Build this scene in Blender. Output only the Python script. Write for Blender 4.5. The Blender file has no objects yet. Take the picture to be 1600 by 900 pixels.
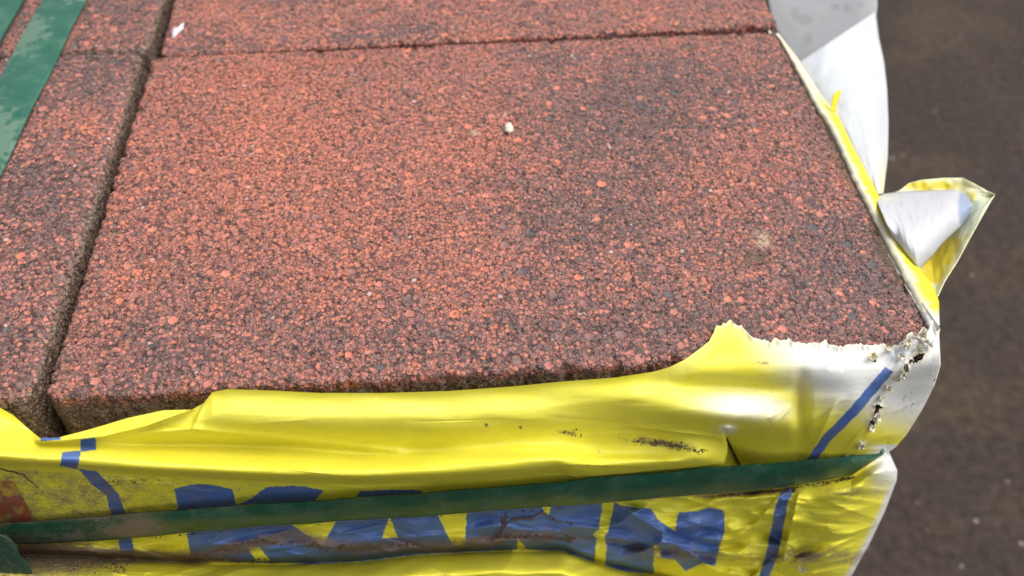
import bpy, math, random
import numpy as np
random.seed(7); rng = np.random.default_rng(7)
sc = bpy.context.scene
C = sc.collection

# ------------------------------------------------------------------ camera
F = 1500.0                                   # focal length in photo pixels (1600 wide)
CAM = np.array([0.20385, -0.3033, 0.37845])
ROT = (0.7635, -0.0039, -0.081)
cd = bpy.data.cameras.new('camera'); cam = bpy.data.objects.new('camera', cd); C.objects.link(cam)
cam.location = CAM; cam.rotation_euler = ROT
cd.sensor_width = 36; cd.lens = 36 * F / 1600; cd.clip_start = 0.01; cd.clip_end = 200
cd.dof.use_dof = True; cd.dof.focus_distance = 0.50; cd.dof.aperture_fstop = 7.0
sc.camera = cam

# ------------------------------------------------------------------ sky, sun, exposure
SUN_EL, SUN_AZ = math.radians(62), math.radians(95)      # azimuth from +Y (behind the stack) towards +X: high on the right, behind thin cloud
w = bpy.data.worlds.new('World'); sc.world = w; w.use_nodes = True
wn = w.node_tree.nodes; wl = w.node_tree.links
bg = wn['Background']; sky = wn.new('ShaderNodeTexSky'); sky.sky_type = 'NISHITA'; sky.sun_disc = False
sky.sun_elevation = SUN_EL; sky.sun_rotation = SUN_AZ; sky.dust_density = 4; sky.ozone_density = 0.5
hs = wn.new('ShaderNodeHueSaturation'); hs.inputs['Saturation'].default_value = 0.22
wl.new(sky.outputs[0], hs.inputs['Color']); wl.new(hs.outputs[0], bg.inputs[0]); bg.inputs[1].default_value = 0.15
sd = bpy.data.lights.new('sun', 'SUN'); sd.energy = 1.5; sd.angle = math.radians(40); sd.color = (1, .97, .93)
sun = bpy.data.objects.new('sun', sd); C.objects.link(sun)
from mathutils import Vector, Matrix
sdir = Vector((math.sin(SUN_AZ) * math.cos(SUN_EL), math.cos(SUN_AZ) * math.cos(SUN_EL), math.sin(SUN_EL)))
sun.rotation_euler = sdir.to_track_quat('Z', 'Y').to_euler(); sun.location = sdir * 3
sc.view_settings.view_transform = 'Standard'; sc.view_settings.look = 'None'
sc.view_settings.exposure = 0.52; sc.view_settings.gamma = 1

# ------------------------------------------------------------------ helpers
Rm = np.array(cam.rotation_euler.to_matrix())
def rays(px, py):
    px = np.asarray(px, float); py = np.asarray(py, float)
    v = np.stack([(px - 800) / F, -(py - 450) / F, -np.ones_like(px)], -1)
    return v @ Rm.T
def on_z(px, py, z):                          # the point of the horizontal plane z seen there
    d = rays(px, py); t = (np.asarray(z) - CAM[2]) / d[..., 2]; return CAM + d * t[..., None]
def on_y(px, py, y):
    d = rays(px, py); t = (np.asarray(y) - CAM[1]) / d[..., 1]; return CAM + d * t[..., None]
def vnoise(x, y, seed=0):
    x = np.asarray(x, float); y = np.asarray(y, float)
    xi = np.floor(x).astype(np.int64); yi = np.floor(y).astype(np.int64); fx = x - xi; fy = y - yi
    fx = fx * fx * (3 - 2 * fx); fy = fy * fy * (3 - 2 * fy)
    def h(a, b):
        n = (a * 374761393 + b * 668265263 + seed * 1442695041) & 0xFFFFFFFF
        n = ((n ^ (n >> 13)) * 1274126177) & 0xFFFFFFFF
        return ((n ^ (n >> 16)) & 0xFFFF) / 65535.0
    return ((h(xi, yi) * (1 - fx) + h(xi + 1, yi) * fx) * (1 - fy) + (h(xi, yi + 1) * (1 - fx) + h(xi + 1, yi + 1) * fx) * fy)
def fbm(x, y, o=4, seed=0):
    s = 0; a = .5; t = 0
    for i in range(o):
        s = s + a * vnoise(x * 2 ** i + 17 * i, y * 2 ** i + 9 * i, seed + i); t += a; a *= .5
    return s / t
def inpoly(px, py, poly):
    r = np.zeros(np.shape(px), bool); n = len(poly)
    for i in range(n):
        x1, y1 = poly[i]; x2, y2 = poly[(i + 1) % n]
        if y1 == y2: continue
        c = ((y1 > py) != (y2 > py)) & (px < (x2 - x1) * (py - y1) / (y2 - y1) + x1)
        r ^= c
    return r
def curve(pts):
    a = np.array(sorted(pts), float)
    return lambda x: np.interp(x, a[:, 0], a[:, 1])
def scurve(pts, k=14):                        # smoothed piecewise-linear curve
    c = curve(pts)
    return lambda x: sum(c(np.asarray(x, float) + o) for o in np.linspace(-k, k, 7)) / 7
def sstep(a, b, x):
    t = np.clip((np.asarray(x) - a) / (b - a), 0, 1); return t * t * (3 - 2 * t)
def blob(px, py, cx, cy, rx, ry, ang=0):
    c, s = math.cos(math.radians(ang)), math.sin(math.radians(ang))
    u = (px - cx) * c + (py - cy) * s; v = -(px - cx) * s + (py - cy) * c
    return np.exp(-((u / rx) ** 2 + (v / ry) ** 2))
def link_mesh(name, verts, faces, mat, parent=None, smooth=True):
    me = bpy.data.meshes.new(name)
    v = np.asarray(verts, np.float32).reshape(-1, 3); f = np.asarray(faces, np.int32)
    n, k = f.shape
    me.vertices.add(len(v)); me.vertices.foreach_set('co', v.ravel())
    me.loops.add(n * k); me.loops.foreach_set('vertex_index', f.ravel())
    me.polygons.add(n); me.polygons.foreach_set('loop_start', np.arange(n, dtype=np.int32) * k)
    me.polygons.foreach_set('loop_total', np.full(n, k, np.int32))
    me.update(calc_edges=True); me.validate()
    if smooth: me.polygons.foreach_set('use_smooth', np.ones(len(me.polygons), bool))
    me.materials.append(mat)
    o = bpy.data.objects.new(name, me); C.objects.link(o)
    if parent: o.parent = parent
    return o
def grid_faces(nr, nc, keep=None):
    i = np.arange(nr * nc).reshape(nr, nc)
    f = np.stack([i[:-1, :-1], i[1:, :-1], i[1:, 1:], i[:-1, 1:]], -1).reshape(-1, 4)
    if keep is not None: f = f[keep.reshape(-1)]
    return f
def attr(o, name, vals, kind='FLOAT'):
    a = o.data.attributes.new(name, 'FLOAT_COLOR' if kind == 'COLOR' else kind, 'POINT')
    if kind == 'COLOR':
        v = np.ones((len(o.data.vertices), 4), np.float32); v[:, :3] = np.asarray(vals).reshape(-1, 3)
        a.data.foreach_set('color', v.ravel())
    elif kind == 'FLOAT_VECTOR': a.data.foreach_set('vector', np.asarray(vals, np.float32).ravel())
    else: a.data.foreach_set('value', np.asarray(vals, np.float32).ravel())
def empty(name, loc=(0, 0, 0)):
    o = bpy.data.objects.new(name, None); C.objects.link(o); o.location = loc; o.empty_display_size = .02
    return o
def tag(o, label, cat, group=None):
    o['label'] = label; o['category'] = cat
    if group: o['group'] = group

# ------------------------------------------------------------------ materials
class NT:
    def __init__(s, name):
        s.m = bpy.data.materials.new(name); s.m.use_nodes = True; s.t = s.m.node_tree
        s.b = s.t.nodes['Principled BSDF']; s.out = s.t.nodes['Material Output']
    def n(s, typ, **k):
        o = s.t.nodes.new('ShaderNode' + typ)
        for a, v in k.items(): setattr(o, a, v)
        return o
    def l(s, a, b): s.t.links.new(a, b)
    def put(s, sock, v):
        if isinstance(v, bpy.types.NodeSocket): s.l(v, sock)
        else: sock.default_value = v
    def math(s, op, a, b=0.0, c=0.0, clamp=False):
        o = s.n('Math', operation=op, use_clamp=clamp)
        for i, v in enumerate((a, b, c)): s.put(o.inputs[i], v)
        return o.outputs[0]
    def mix(s, f, a, b):
        o = s.n('Mix', data_type='RGBA'); s.put(o.inputs[0], f)
        for sock, v in ((o.inputs[6], a), (o.inputs[7], b)):
            s.put(sock, v if isinstance(v, bpy.types.NodeSocket) else (*v, 1))
        return o.outputs[2]
    def rng(s, v, a, b, c=0.0, d=1.0, smooth=False):
        o = s.n('MapRange', interpolation_type='SMOOTHSTEP' if smooth else 'LINEAR')
        for i, x in enumerate((v, a, b, c, d)): s.put(o.inputs[i], x)
        return o.outputs[0]
    def ramp(s, f, stops, interp='LINEAR'):
        o = s.n('ValToRGB'); r = o.color_ramp; r.interpolation = interp
        while len(r.elements) < len(stops): r.elements.new(1)
        for e, (p, c) in zip(r.elements, stops): e.position = p; e.color = (*c, 1)
        s.put(o.inputs[0], f); return o.outputs[0]
    def noise(s, vec, scale, detail=3, rough=.5):
        o = s.n('TexNoise'); o.inputs['Scale'].default_value = scale; o.inputs['Detail'].default_value = detail
        o.inputs['Roughness'].default_value = rough
        if vec: s.l(vec, o.inputs['Vector'])
        return o
    def vor(s, vec, scale, feature='F1', rand=1.0):
        o = s.n('TexVoronoi', feature=feature); o.inputs['Scale'].default_value = scale
        o.inputs['Randomness'].default_value = rand
        s.l(vec, o.inputs['Vector']); return o
    def attr(s, name):
        return s.n('Attribute', attribute_name=name)

def concrete_material():
    m = NT('red granulated concrete'); co = m.n('TexCoord').outputs['Object']
    oi = m.n('ObjectInfo').outputs['Random']
    off = m.n('CombineXYZ'); m.put(off.inputs[2], m.math('MULTIPLY', oi, 3.0))
    add = m.n('VectorMath', operation='ADD'); m.l(co, add.inputs[0]); m.l(off.outputs[0], add.inputs[1]); P0 = add.outputs[0]
    wn_ = m.noise(P0, 560, 3); sub = m.n('VectorMath', operation='SUBTRACT'); m.l(wn_.outputs['Color'], sub.inputs[0]); sub.inputs[1].default_value = (.5, .5, .5)
    scl = m.n('VectorMath', operation='SCALE'); m.l(sub.outputs[0], scl.inputs[0]); scl.inputs['Scale'].default_value = .0019
    ad2 = m.n('VectorMath', operation='ADD'); m.l(P0, ad2.inputs[0]); m.l(scl.outputs[0], ad2.inputs[1]); P = ad2.outputs[0]
    fine = m.vor(P, 1 / .0027); tiny = m.vor(P, 1 / .00125); big = m.vor(P, 1 / .0078)
    def sep(v):
        o = m.n('SeparateColor'); m.l(v.outputs['Color'], o.inputs[0]); return o.outputs
    fc, tc, bc = sep(fine), sep(tiny), sep(big)
    dome_f = m.math('SUBTRACT', 1.0, m.math('POWER', m.rng(fine.outputs['Distance'], 0, .72), 2.4))
    dome_t = m.math('SUBTRACT', 1.0, m.math('POWER', m.rng(tiny.outputs['Distance'], 0, .75), 2.0))
    rad = m.math('MULTIPLY', m.rng(bc[0], .40, 1, 0, 1), .42)                # most big cells hold no big stone
    bd = m.math('DIVIDE', big.outputs['Distance'], m.math('ADD', rad, .001))
    isbig = m.rng(bd, .92, 1.0, 1, 0)
    dome_b = m.math('SUBTRACT', 1.0, m.math('POWER', m.math('MINIMUM', bd, 1.0), 3.0))
    # which cells hold a coarser fine grain and which are a cluster of tiny ones
    isfine = m.rng(fc[2], .26, .32)
    h_small = m.math('ADD', m.math('MULTIPLY', m.math('MULTIPLY', dome_f, isfine), .75), m.math('MULTIPLY', dome_t, m.rng(tc[2], .20, .26, .04, .34)))
    h = m.math('MAXIMUM', h_small, m.math('MULTIPLY', m.math('ADD', m.math('MULTIPLY', dome_b, .5), .72), m.math('MULTIPLY', isbig, 1.0)))
    # colour choice: random per grain, biased by broad patches
    patch = m.noise(P0, 15, 3, .6).outputs['Fac']; patch2 = m.noise(P0, 85, 2, .6).outputs['Fac']
    slate = m.attr('slate').outputs['Fac']
    bias = m.math('ADD', m.math('ADD', m.math('MULTIPLY', m.math('SUBTRACT', patch, .5), .95), m.math('MULTIPLY', m.math('SUBTRACT', patch2, .5), .9)), m.math('MULTIPLY', slate, .42))
    pick = lambda r: m.math('ADD', r, bias, clamp=True)
    pal = [(0, (.60, .185, .10)), (.17, (.51, .158, .098)), (.32, (.53, .195, .135)), (.46, (.42, .152, .112)), (.60, (.33, .13, .10)),
           (.74, (.225, .112, .10)), (.87, (.145, .098, .096)), (.97, (.080, .070, .078))]
    cf = m.ramp(pick(m.math('MULTIPLY', fc[0], .98)), pal); ct = m.ramp(pick(m.math('ADD', m.math('MULTIPLY', tc[0], .62), .24)), pal)
    cb = m.ramp(m.math('ADD', m.math('MULTIPLY', bc[1], .95), m.math('MULTIPLY', bias, .8), clamp=True), pal)
    ct = m.mix(m.rng(tc[1], .993, .996), ct, (.55, .44, .40))
    cf = m.mix(m.rng(fc[1], .994, .997), cf, (.58, .42, .38))
    cf = m.mix(.20, cf, (.46, .165, .11)); ct = m.mix(.18, ct, (.46, .165, .11))          # red cement skin on every grain
    col = m.mix(m.math('MULTIPLY', isfine, m.rng(dome_f, .25, .55)), ct, cf)
    col = m.mix(isbig, col, cb)
    mott = m.noise(P0, 700, 2).outputs['Fac']
    geo = m.n('SeparateXYZ'); m.l(co, geo.inputs[0])
    side = m.math('MULTIPLY', m.rng(m.math('ADD', geo.outputs[2], m.math('MULTIPLY', m.math('SUBTRACT', mott, .5), .006)), m.math('MULTIPLY', m.attr('sidez').outputs['Fac'], 1.0), m.math('ADD', m.attr('sidez').outputs['Fac'], .004), 1, 0, True), 0.78)
    scol = m.mix(m.noise(P0, 300, 3).outputs['Fac'], (.13, .10, .07), (.33, .27, .20))
    col = m.mix(side, col, m.mix(.35, scol, m.mix(fc[0], (.12, .08, .05), (.45, .34, .25))))
    edge_t = m.rng(tiny.outputs['Distance'], .40, .62, 0, .85, True); edge_f = m.rng(fine.outputs['Distance'], .42, .60, 0, 1, True)
    ef = m.n('Mix', data_type='FLOAT'); m.put(ef.inputs[0], isfine); m.put(ef.inputs[2], edge_t); m.put(ef.inputs[3], edge_f)
    groove = m.math('MULTIPLY', ef.outputs[0], m.rng(isbig, 0, 1, 1, 0))
    ring = m.math('MULTIPLY', m.rng(bd, .93, 1.0), m.rng(bd, 1.0, 1.22, 1, 0)); groove = m.math('MAXIMUM', groove, m.math('MULTIPLY', ring, .55))
    groove = m.math('MULTIPLY', groove, m.rng(m.noise(P0, 230, 2).outputs['Fac'], .3, .65, .45, 1))
    col = m.mix(groove, col, (.034, .015, .012))
    pit = m.math('MULTIPLY', m.rng(tc[2], .17, .20, 1, 0), m.rng(tiny.outputs['Distance'], .25, .55, 1, 0)); pit = m.math('MULTIPLY', pit, m.rng(isbig, 0, 1, 1, 0))
    col = m.mix(m.math('MULTIPLY', pit, .85), col, (.022, .010, .008))
    hole = m.vor(P, 1 / .0042); hc = sep(hole)          # open pores between the grains
    pore = m.math('MULTIPLY', m.rng(m.math('ADD', hole.outputs['Distance'], m.math('MULTIPLY', m.math('SUBTRACT', mott, .5), .25)), .16, .24, 1, 0, True), m.rng(hc[0], .30, .34))
    col = m.mix(m.math('MULTIPLY', pore, .88), col, (.020, .010, .008))
    # cement bloom
    col = m.mix(m.rng(mott, .45, .75, 0, .22), col, (.36, .22, .19))
    moss = m.attr('moss').outputs['Fac']; tan = m.attr('pale').outputs['Fac']
    mz = m.noise(P0, 330, 3, .6).outputs['Fac']
    col = m.mix(m.rng(m.math('MULTIPLY', moss, m.rng(mz, .3, .6)), .1, .7, 0, .85), col, (.085, .055, .022))
    col = m.mix(m.rng(m.math('MULTIPLY', tan, m.rng(mz, .35, .6)), .15, .6, 0, .75), col, (.50, .36, .24))
    m.l(col, m.b.inputs['Base Color'])
    m.put(m.b.inputs['Roughness'], m.rng(m.noise(P0, 900, 2).outputs['Fac'], .3, .7, .42, .75))
    m.b.inputs['Specular IOR Level'].default_value = .55
    bp = m.n('Bump'); bp.inputs['Strength'].default_value = .8; bp.inputs['Distance'].default_value = .0007
    m.put(bp.inputs['Height'], m.math('ADD', h, m.math('MULTIPLY', m.noise(P0, 1500, 3).outputs['Fac'], .5))); m.l(bp.outputs[0], m.b.inputs['Normal'])
    dn = m.n('Displacement'); dn.inputs['Midlevel'].default_value = .6; dn.inputs['Scale'].default_value = .0014
    m.put(dn.inputs['Height'], m.math('SUBTRACT', h, m.math('MULTIPLY', pore, .5))); m.l(dn.outputs[0], m.out.inputs['Displacement'])
    m.m.displacement_method = 'BOTH'
    return m.m
CONC = concrete_material()

def film_material():
    m = NT('printed plastic film'); co = m.n('TexCoord').outputs['Object']
    pig = m.attr('pigment').outputs['Color']; dirt = m.attr('dirt').outputs['Fac']
    n1 = m.noise(co, 900, 4, .65).outputs['Fac']; n2 = m.noise(co, 130, 4, .6).outputs['Fac']; n3 = m.noise(co, 2600, 2, .5).outputs['Fac']
    # even film of dust, then blotches and specks
    col = m.mix(m.rng(n2, .35, .8, 0, .16), pig, (.42, .36, .22))
    v = m.math('ADD', dirt, m.math('MULTIPLY', m.math('SUBTRACT', m.math('ADD', m.math('MULTIPLY', n1, .55), m.math('MULTIPLY', n2, .45)), .5), 1.7))
    d1 = m.rng(v, .42, .82, 0, .93)
    dcol = m.mix(m.rng(n3, .35, .65), (.10, .062, .045), (.30, .21, .17))
    col = m.mix(d1, col, dcol)
    vs = m.vor(co, 230); sc_ = m.n('SeparateColor'); m.l(vs.outputs['Color'], sc_.inputs[0])
    speck = m.math('MULTIPLY', m.rng(vs.outputs['Distance'], .05, .075, 1, 0), m.rng(sc_.outputs[0], .80, .82))
    col = m.mix(m.math('MULTIPLY', speck, .8), col, (.06, .04, .02))
    m.l(col, m.b.inputs['Base Color'])
    m.put(m.b.inputs['Roughness'], m.math('ADD', m.rng(n2, .3, .7, .44, .58), m.math('MULTIPLY', d1, .4)))
    m.b.inputs['Specular IOR Level'].default_value = .5
    m.b.inputs['Subsurface Weight'].default_value = .0
    bp = m.n('Bump'); bp.inputs['Strength'].default_value = .5; bp.inputs['Distance'].default_value = .0006
    hh = m.math('ADD', m.math('MULTIPLY', n2, .55), m.math('MULTIPLY', m.math('MULTIPLY', n1, d1), 1.6))
    m.put(bp.inputs['Height'], hh); m.l(bp.outputs[0], m.b.inputs['Normal'])
    tr = m.n('BsdfTranslucent'); m.l(col, tr.inputs['Color']); ms = m.n('MixShader'); ms.inputs[0].default_value = .14
    m.l(m.b.outputs[0], ms.inputs[1]); m.l(tr.outputs[0], ms.inputs[2]); m.l(ms.outputs[0], m.out.inputs['Surface'])
    return m.m
FILM = film_material()

def strap_material(base, name, pale=.0):
    m = NT(name); co = m.n('TexCoord').outputs['Object']; dirt = m.attr('dirt').outputs['Fac']
    uv = m.attr('along').outputs['Vector']
    n1 = m.noise(co, 700, 4, .65).outputs['Fac']; n2 = m.noise(co, 70, 4, .6).outputs['Fac']
    st = m.n('VectorMath', operation='MULTIPLY'); m.l(uv, st.inputs[0]); st.inputs[1].default_value = (1, 9, 1)
    fib = m.noise(st.outputs[0], 260, 3, .6).outputs['Fac']           # fibres drawn out along the band
    wv = m.n('TexWave', wave_type='BANDS', bands_direction='DIAGONAL'); wv.inputs['Scale'].default_value = 210; wv.inputs['Distortion'].default_value = 1.2
    m.l(uv, wv.inputs['Vector'])
    col = m.mix(m.rng(n2, .3, .7), tuple(c * .8 for c in base), tuple(c * 1.25 for c in base))
    col = m.mix(m.rng(fib, .47, .64, 0, .6), col, (.020, .11, .068))
    col = m.mix(m.rng(wv.outputs['Fac'], .35, .8, 0, .32 if not pale else .06), col, tuple(c * 2.4 for c in base))
    scr = m.math('MULTIPLY', m.rng(m.noise(st.outputs[0], 900, 3, .6).outputs['Fac'], .57, .63), m.rng(n2, .45, .58))
    col = m.mix(m.math('MULTIPLY', scr, .55), col, (.36, .36, .28))
    wet = m.attr('wet').outputs['Fac']
    wf = m.rng(m.math('ADD', wet, m.math('MULTIPLY', m.math('SUBTRACT', m.noise(co, 160, 3, .5).outputs['Fac'], .5), 1.0)), .43, .57)
    col = m.mix(m.math('MULTIPLY', wf, pale), col, (.13, .20, .145))
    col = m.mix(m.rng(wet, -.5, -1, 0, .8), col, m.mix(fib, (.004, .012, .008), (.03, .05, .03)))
    v = m.math('ADD', dirt, m.math('MULTIPLY', m.math('SUBTRACT', m.math('ADD', m.math('MULTIPLY', n1, .6), m.math('MULTIPLY', n2, .4)), .5), 1.8))
    d1 = m.rng(v, .4, .75, 0, .85); col = m.mix(d1, col, (.17, .12, .09))
    m.l(col, m.b.inputs['Base Color'])
    m.put(m.b.inputs['Roughness'], m.math('ADD', m.math('ADD', .36, m.math('MULTIPLY', wf, .22 if pale else 0)), m.math('MULTIPLY', d1, .3)))
    bp = m.n('Bump'); bp.inputs['Strength'].default_value = .5; bp.inputs['Distance'].default_value = .0003
    m.put(bp.inputs['Height'], m.math('ADD', m.math('MULTIPLY', wv.outputs['Fac'], .16 if not pale else .15), m.math('MULTIPLY', fib, .6)))
    m.l(bp.outputs[0], m.b.inputs['Normal'])
    return m.m
STRAP = strap_material((.003, .042, .023), 'green polyester band')
STRAP_TOP = strap_material((.008, .085, .052), 'green band with dried water marks', .6)

def plain(name, col, rough=.8, col2=None, scale=900, bump=.0004):
    m = NT(name); co = m.n('TexCoord').outputs['Object']; n = m.noise(co, scale, 3, .6).outputs['Fac']
    m.l(m.mix(m.rng(n, .3, .7), col, col2 or tuple(c * .6 for c in col)), m.b.inputs['Base Color'])
    m.b.inputs['Roughness'].default_value = rough
    bp = m.n('Bump'); bp.inputs['Strength'].default_value = .7; bp.inputs['Distance'].default_value = bump
    m.put(bp.inputs['Height'], n); m.l(bp.outputs[0], m.b.inputs['Normal'])
    return m.m
SOIL = plain('dry brown soil', (.16, .095, .065), .95, (.05, .03, .022))

def ground_material():
    m = NT('dark wet yard surface'); co = m.n('TexCoord').outputs['Object']
    a = m.noise(co, 2.6, 4, .6).outputs['Fac']; b = m.noise(co, 9, 4, .65).outputs['Fac']; c = m.noise(co, 60, 4, .7).outputs['Fac']
    col = m.mix(m.rng(b, .35, .68), (.028, .018, .0145), (.050, .032, .022))
    col = m.mix(m.rng(a, .46, .62, 0, .85, True), col, (.070, .048, .026))
    col = m.mix(m.rng(c, .36, .66), m.mix(.6, col, (.006, .005, .004)), m.mix(.25, col, (.07, .05, .045)))
    v = m.vor(co, 42); s = m.n('SeparateColor'); m.l(v.outputs['Color'], s.inputs[0])
    pb = m.math('MULTIPLY', m.rng(v.outputs['Distance'], .12, .20, 1, 0), m.rng(s.outputs[0], .90, .92))
    pcol = m.ramp(s.outputs[1], [(0, (.42, .33, .30)), (.5, (.16, .05, .045)), (.8, (.55, .50, .46)), (1, (.02, .015, .012))])
    col = m.mix(m.math('MULTIPLY', pb, .45), col, pcol)
    m.l(col, m.b.inputs['Base Color']); m.put(m.b.inputs['Roughness'], m.rng(b, .3, .7, .75, .95)); m.b.inputs['Specular IOR Level'].default_value = .3
    bp = m.n('Bump'); bp.inputs['Strength'].default_value = .6; bp.inputs['Distance'].default_value = .006
    m.put(bp.inputs['Height'], c); m.l(bp.outputs[0], m.b.inputs['Normal'])
    return m.m

# ------------------------------------------------------------------ the yard below
GZ = -0.80
g = link_mesh('ground', [(-30, -30, GZ), (30, -30, GZ), (30, 30, GZ), (-30, 30, GZ)], [(0, 1, 2, 3)], ground_material())
g['kind'] = 'structure'; g['label'] = 'dark brown damp yard surface far below the stack'

# ------------------------------------------------------------------ slabs
TH = .052
def slab(name, x0, x1, y0, y1, step, rc=.006, re=.0022, top=0.0, seed=0, yaw=0, paint=None, bottom=TH, sidez=-.0085):
    """rounded block as one sheet bent over its four edges; rc plan corner radius, re arris radius"""
    L = bottom + re * 1.2; W, D = x1 - x0, y1 - y0
    def axis(n0):                             # finer on top, one step everywhere
        n = int(round((n0 + 2 * L) / step)); return np.linspace(-L, n0 + L, n)
    gx, gy = np.meshgrid(axis(W), axis(D))
    qx = np.clip(gx, rc, W - rc); qy = np.clip(gy, rc, D - rc)
    vx, vy = gx - qx, gy - qy; dist = np.hypot(vx, vy) + 1e-9
    nx, ny = vx / dist, vy / dist
    s = dist - (rc - re)                      # arc length past the start of the arris
    a = np.clip(s / re, 0, math.pi / 2)
    rad = np.where(s < 0, dist, rc - re + re * np.sin(a))
    z = np.where(s < 0, 0, -re * (1 - np.cos(a)))
    down = np.clip(s - re * math.pi / 2, 0, bottom - re); z = z - down
    X, Y = qx + nx * rad, qy + ny * rad
    # worn, slightly uneven outline and faces
    e = np.clip((s + .003) / .004, 0, 1)
    wob = (fbm(X * 45 + seed, Y * 45, 3, seed) - .5) * .0018 + (fbm((X + Y) * 260, (X - Y) * 260 + z * 200, 2, seed + 5) - .5) * .0012
    chip = np.clip(fbm(X * 120, Y * 120 + 3, 3, seed + 9) - .64, 0, 1) * .012
    X = X + nx * e * (wob - chip); Y = Y + ny * e * (wob - chip)
    z = z + (fbm(X * 14, Y * 14, 3, seed + 2) - .5) * .0012 - np.where(s > -.003, chip * .5, 0) * (z > -.01)
    me_v = np.stack([X, Y, z], -1)
    o = link_mesh(name, me_v, grid_faces(*gx.shape), CONC)
    o.location = (x0, y0, top); o.rotation_euler[2] = yaw
    wx, wy = X + x0, Y + y0
    sl, mo, pa = paint(wx, wy) if paint else (0 * X, 0 * X, 0 * X)
    attr(o, 'sidez', 0 * X + sidez); attr(o, 'slate', sl); attr(o, 'moss', mo); attr(o, 'pale', pa)
    return o
def paint_main(x, y):
    n = fbm(x * 30, y * 30, 3, 3)
    def at(px, py, rx, ry, k=1): c = on_z(px, py, 0); return k * np.exp(-(((x - c[0]) / rx) ** 2 + ((y - c[1]) / ry) ** 2))
    s = at(990, 170, .05, .05, 1.0) + at(930, 330, .05, .05, .75) + at(1100, 120, .08, .04, .35) + at(1330, 430, .05, .06, .75) + at(130, 560, .05, .04, .35) + at(860, 90, .03, .012, .9)
    s = s + .10 * sstep(.09, .0, y) + .12 * sstep(.36, .45, x) + at(540, 540, .12, .02, .45) + at(1000, 520, .12, .03, .35) - at(450, 230, .13, .08, .75) - at(420, 120, .09, .04, .6) - at(700, 420, .09, .03, .3) - .06
    mo = sstep(.4435, .4495, x + (n - .5) * .012) * sstep(.0, .05, y) * .9 + at(1175, 405, .012, .008, .8)
    pa = at(1190, 375, .006, .009, .9) + at(742, 208, .003, .003, 1.1)
    return s, mo, pa
def paint_back(x, y):
    c = on_z(640, 52, 0)
    s = 1.3 * np.exp(-(((x - c[0]) / .028) ** 2 + ((y - c[1]) / .010) ** 2)) - .12
    c2 = on_z(560, 60, 0); s = s + .9 * np.exp(-(((x - c2[0]) / .022) ** 2 + ((y - c2[1]) / .006) ** 2))
    return s, 0 * x, 0 * x
def paint_left(x, y):
    def at(px, py, rx, ry, k=1): c = on_z(px, py, 0); return k * np.exp(-(((x - c[0]) / rx) ** 2 + ((y - c[1]) / ry) ** 2))
    return .52 - at(140, 200, .03, .03, .7) + at(130, 140, .02, .02, .5) + at(60, 330, .05, .05, .2), 0 * x, 0 * x
G1 = 'paving slabs laid on top of the pack'
s1 = slab('paving_slab', 0, .45, 0, .3025, .00062, rc=.008, re=.0024, seed=1, paint=paint_main)
tag(s1, 'large red granulated paving slab in the middle with a pale stone chip on it', 'paving slab', G1)
s2 = slab('paving_slab', .004, .4535, .3052, .607, .0009, seed=11, yaw=math.radians(.75), paint=paint_back)
tag(s2, 'red granulated paving slab behind the large middle one, with a grey stain at its front edge', 'paving slab', G1)
s3 = slab('paving_slab', -.116, -.0085, .002, .3125, .00075, rc=.011, re=.0065, sidez=-.0045, seed=21, paint=paint_left)
tag(s3, 'narrow dark speckled slab left of the large one, partly under the wide green strap', 'paving slab', G1)
s4 = slab('paving_slab', -.113, -.0075, .3155, .62, .0009, rc=.008, re=.006, sidez=-.0045, seed=31, paint=paint_left)
tag(s4, 'narrow slab at the top left corner, behind the dark speckled one and beside the gap', 'paving slab', G1)
G2 = 'paving slabs in the course below'
for i, (x0, x1, y0, y1, lb) in enumerate(((0, .45, .001, .303, 'red slab in the course below, hidden under the large middle slab'),
                                  (-.114, -.008, .002, .31, 'narrow slab in the course below, seen in the gap at the left'))):
    b = slab('paving_slab', x0, x1, y0, y1, .004, top=-.0535, seed=41 + i, bottom=.6)
    tag(b, lb, 'paving slab', G2)

# ------------------------------------------------------------------ wrapping film
E_pts = [(-300, 610), (-100, 622), (0, 637), (20, 648), (42, 668), (62, 684), (90, 684), (140, 671), (200, 653), (255, 641), (300, 640), (318, 630), (332, 613), (355, 608),
         (420, 610), (500, 614), (600, 614), (700, 611), (800, 604), (880, 596), (960, 590), (1020, 581), (1045, 574), (1070, 562), (1092, 546), (1108, 533), (1116, 518),
         (1119, 508), (1127, 509), (1130, 504), (1142, 502), (1150, 508), (1158, 509), (1168, 522), (1180, 531), (1205, 534), (1232, 531), (1245, 535), (1262, 540), (1290, 538),
         (1300, 544), (1318, 546), (1328, 539), (1345, 541), (1370, 538), (1385, 544), (1398, 541), (1410, 536), (1416, 524), (1428, 520), (1436, 514), (1447, 516), (1456, 511), (1466, 516), (1500, 520)]
E0 = curve(E_pts)
def Eedge(px):
    px = np.asarray(px, float)
    rag = sstep(1110, 1150, px) * ((fbm(px / 7.0, 0 * px, 4, 5) - .5) * 12 + (vnoise(px / 17.0, 0 * px, 6) - .5) * 4)
    return E0(px) + rag * (1 + 1.2 * sstep(1395, 1420, px))
Sx = curve([(480, 1466), (530, 1468), (570, 1470), (600, 1461), (640, 1441), (680, 1416), (698, 1400), (707, 1388), (716, 1392), (735, 1402), (750, 1401), (800, 1382), (850, 1358), (900, 1330), (960, 1295), (1300, 1120)])
FOLD = scurve([(-300, 705), (0, 727), (120, 733), (250, 741), (400, 748), (560, 752), (700, 748), (800, 741), (875, 733), (910, 741), (940, 752), (1000, 752), (1130, 744), (1500, 744)], 8)
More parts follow.
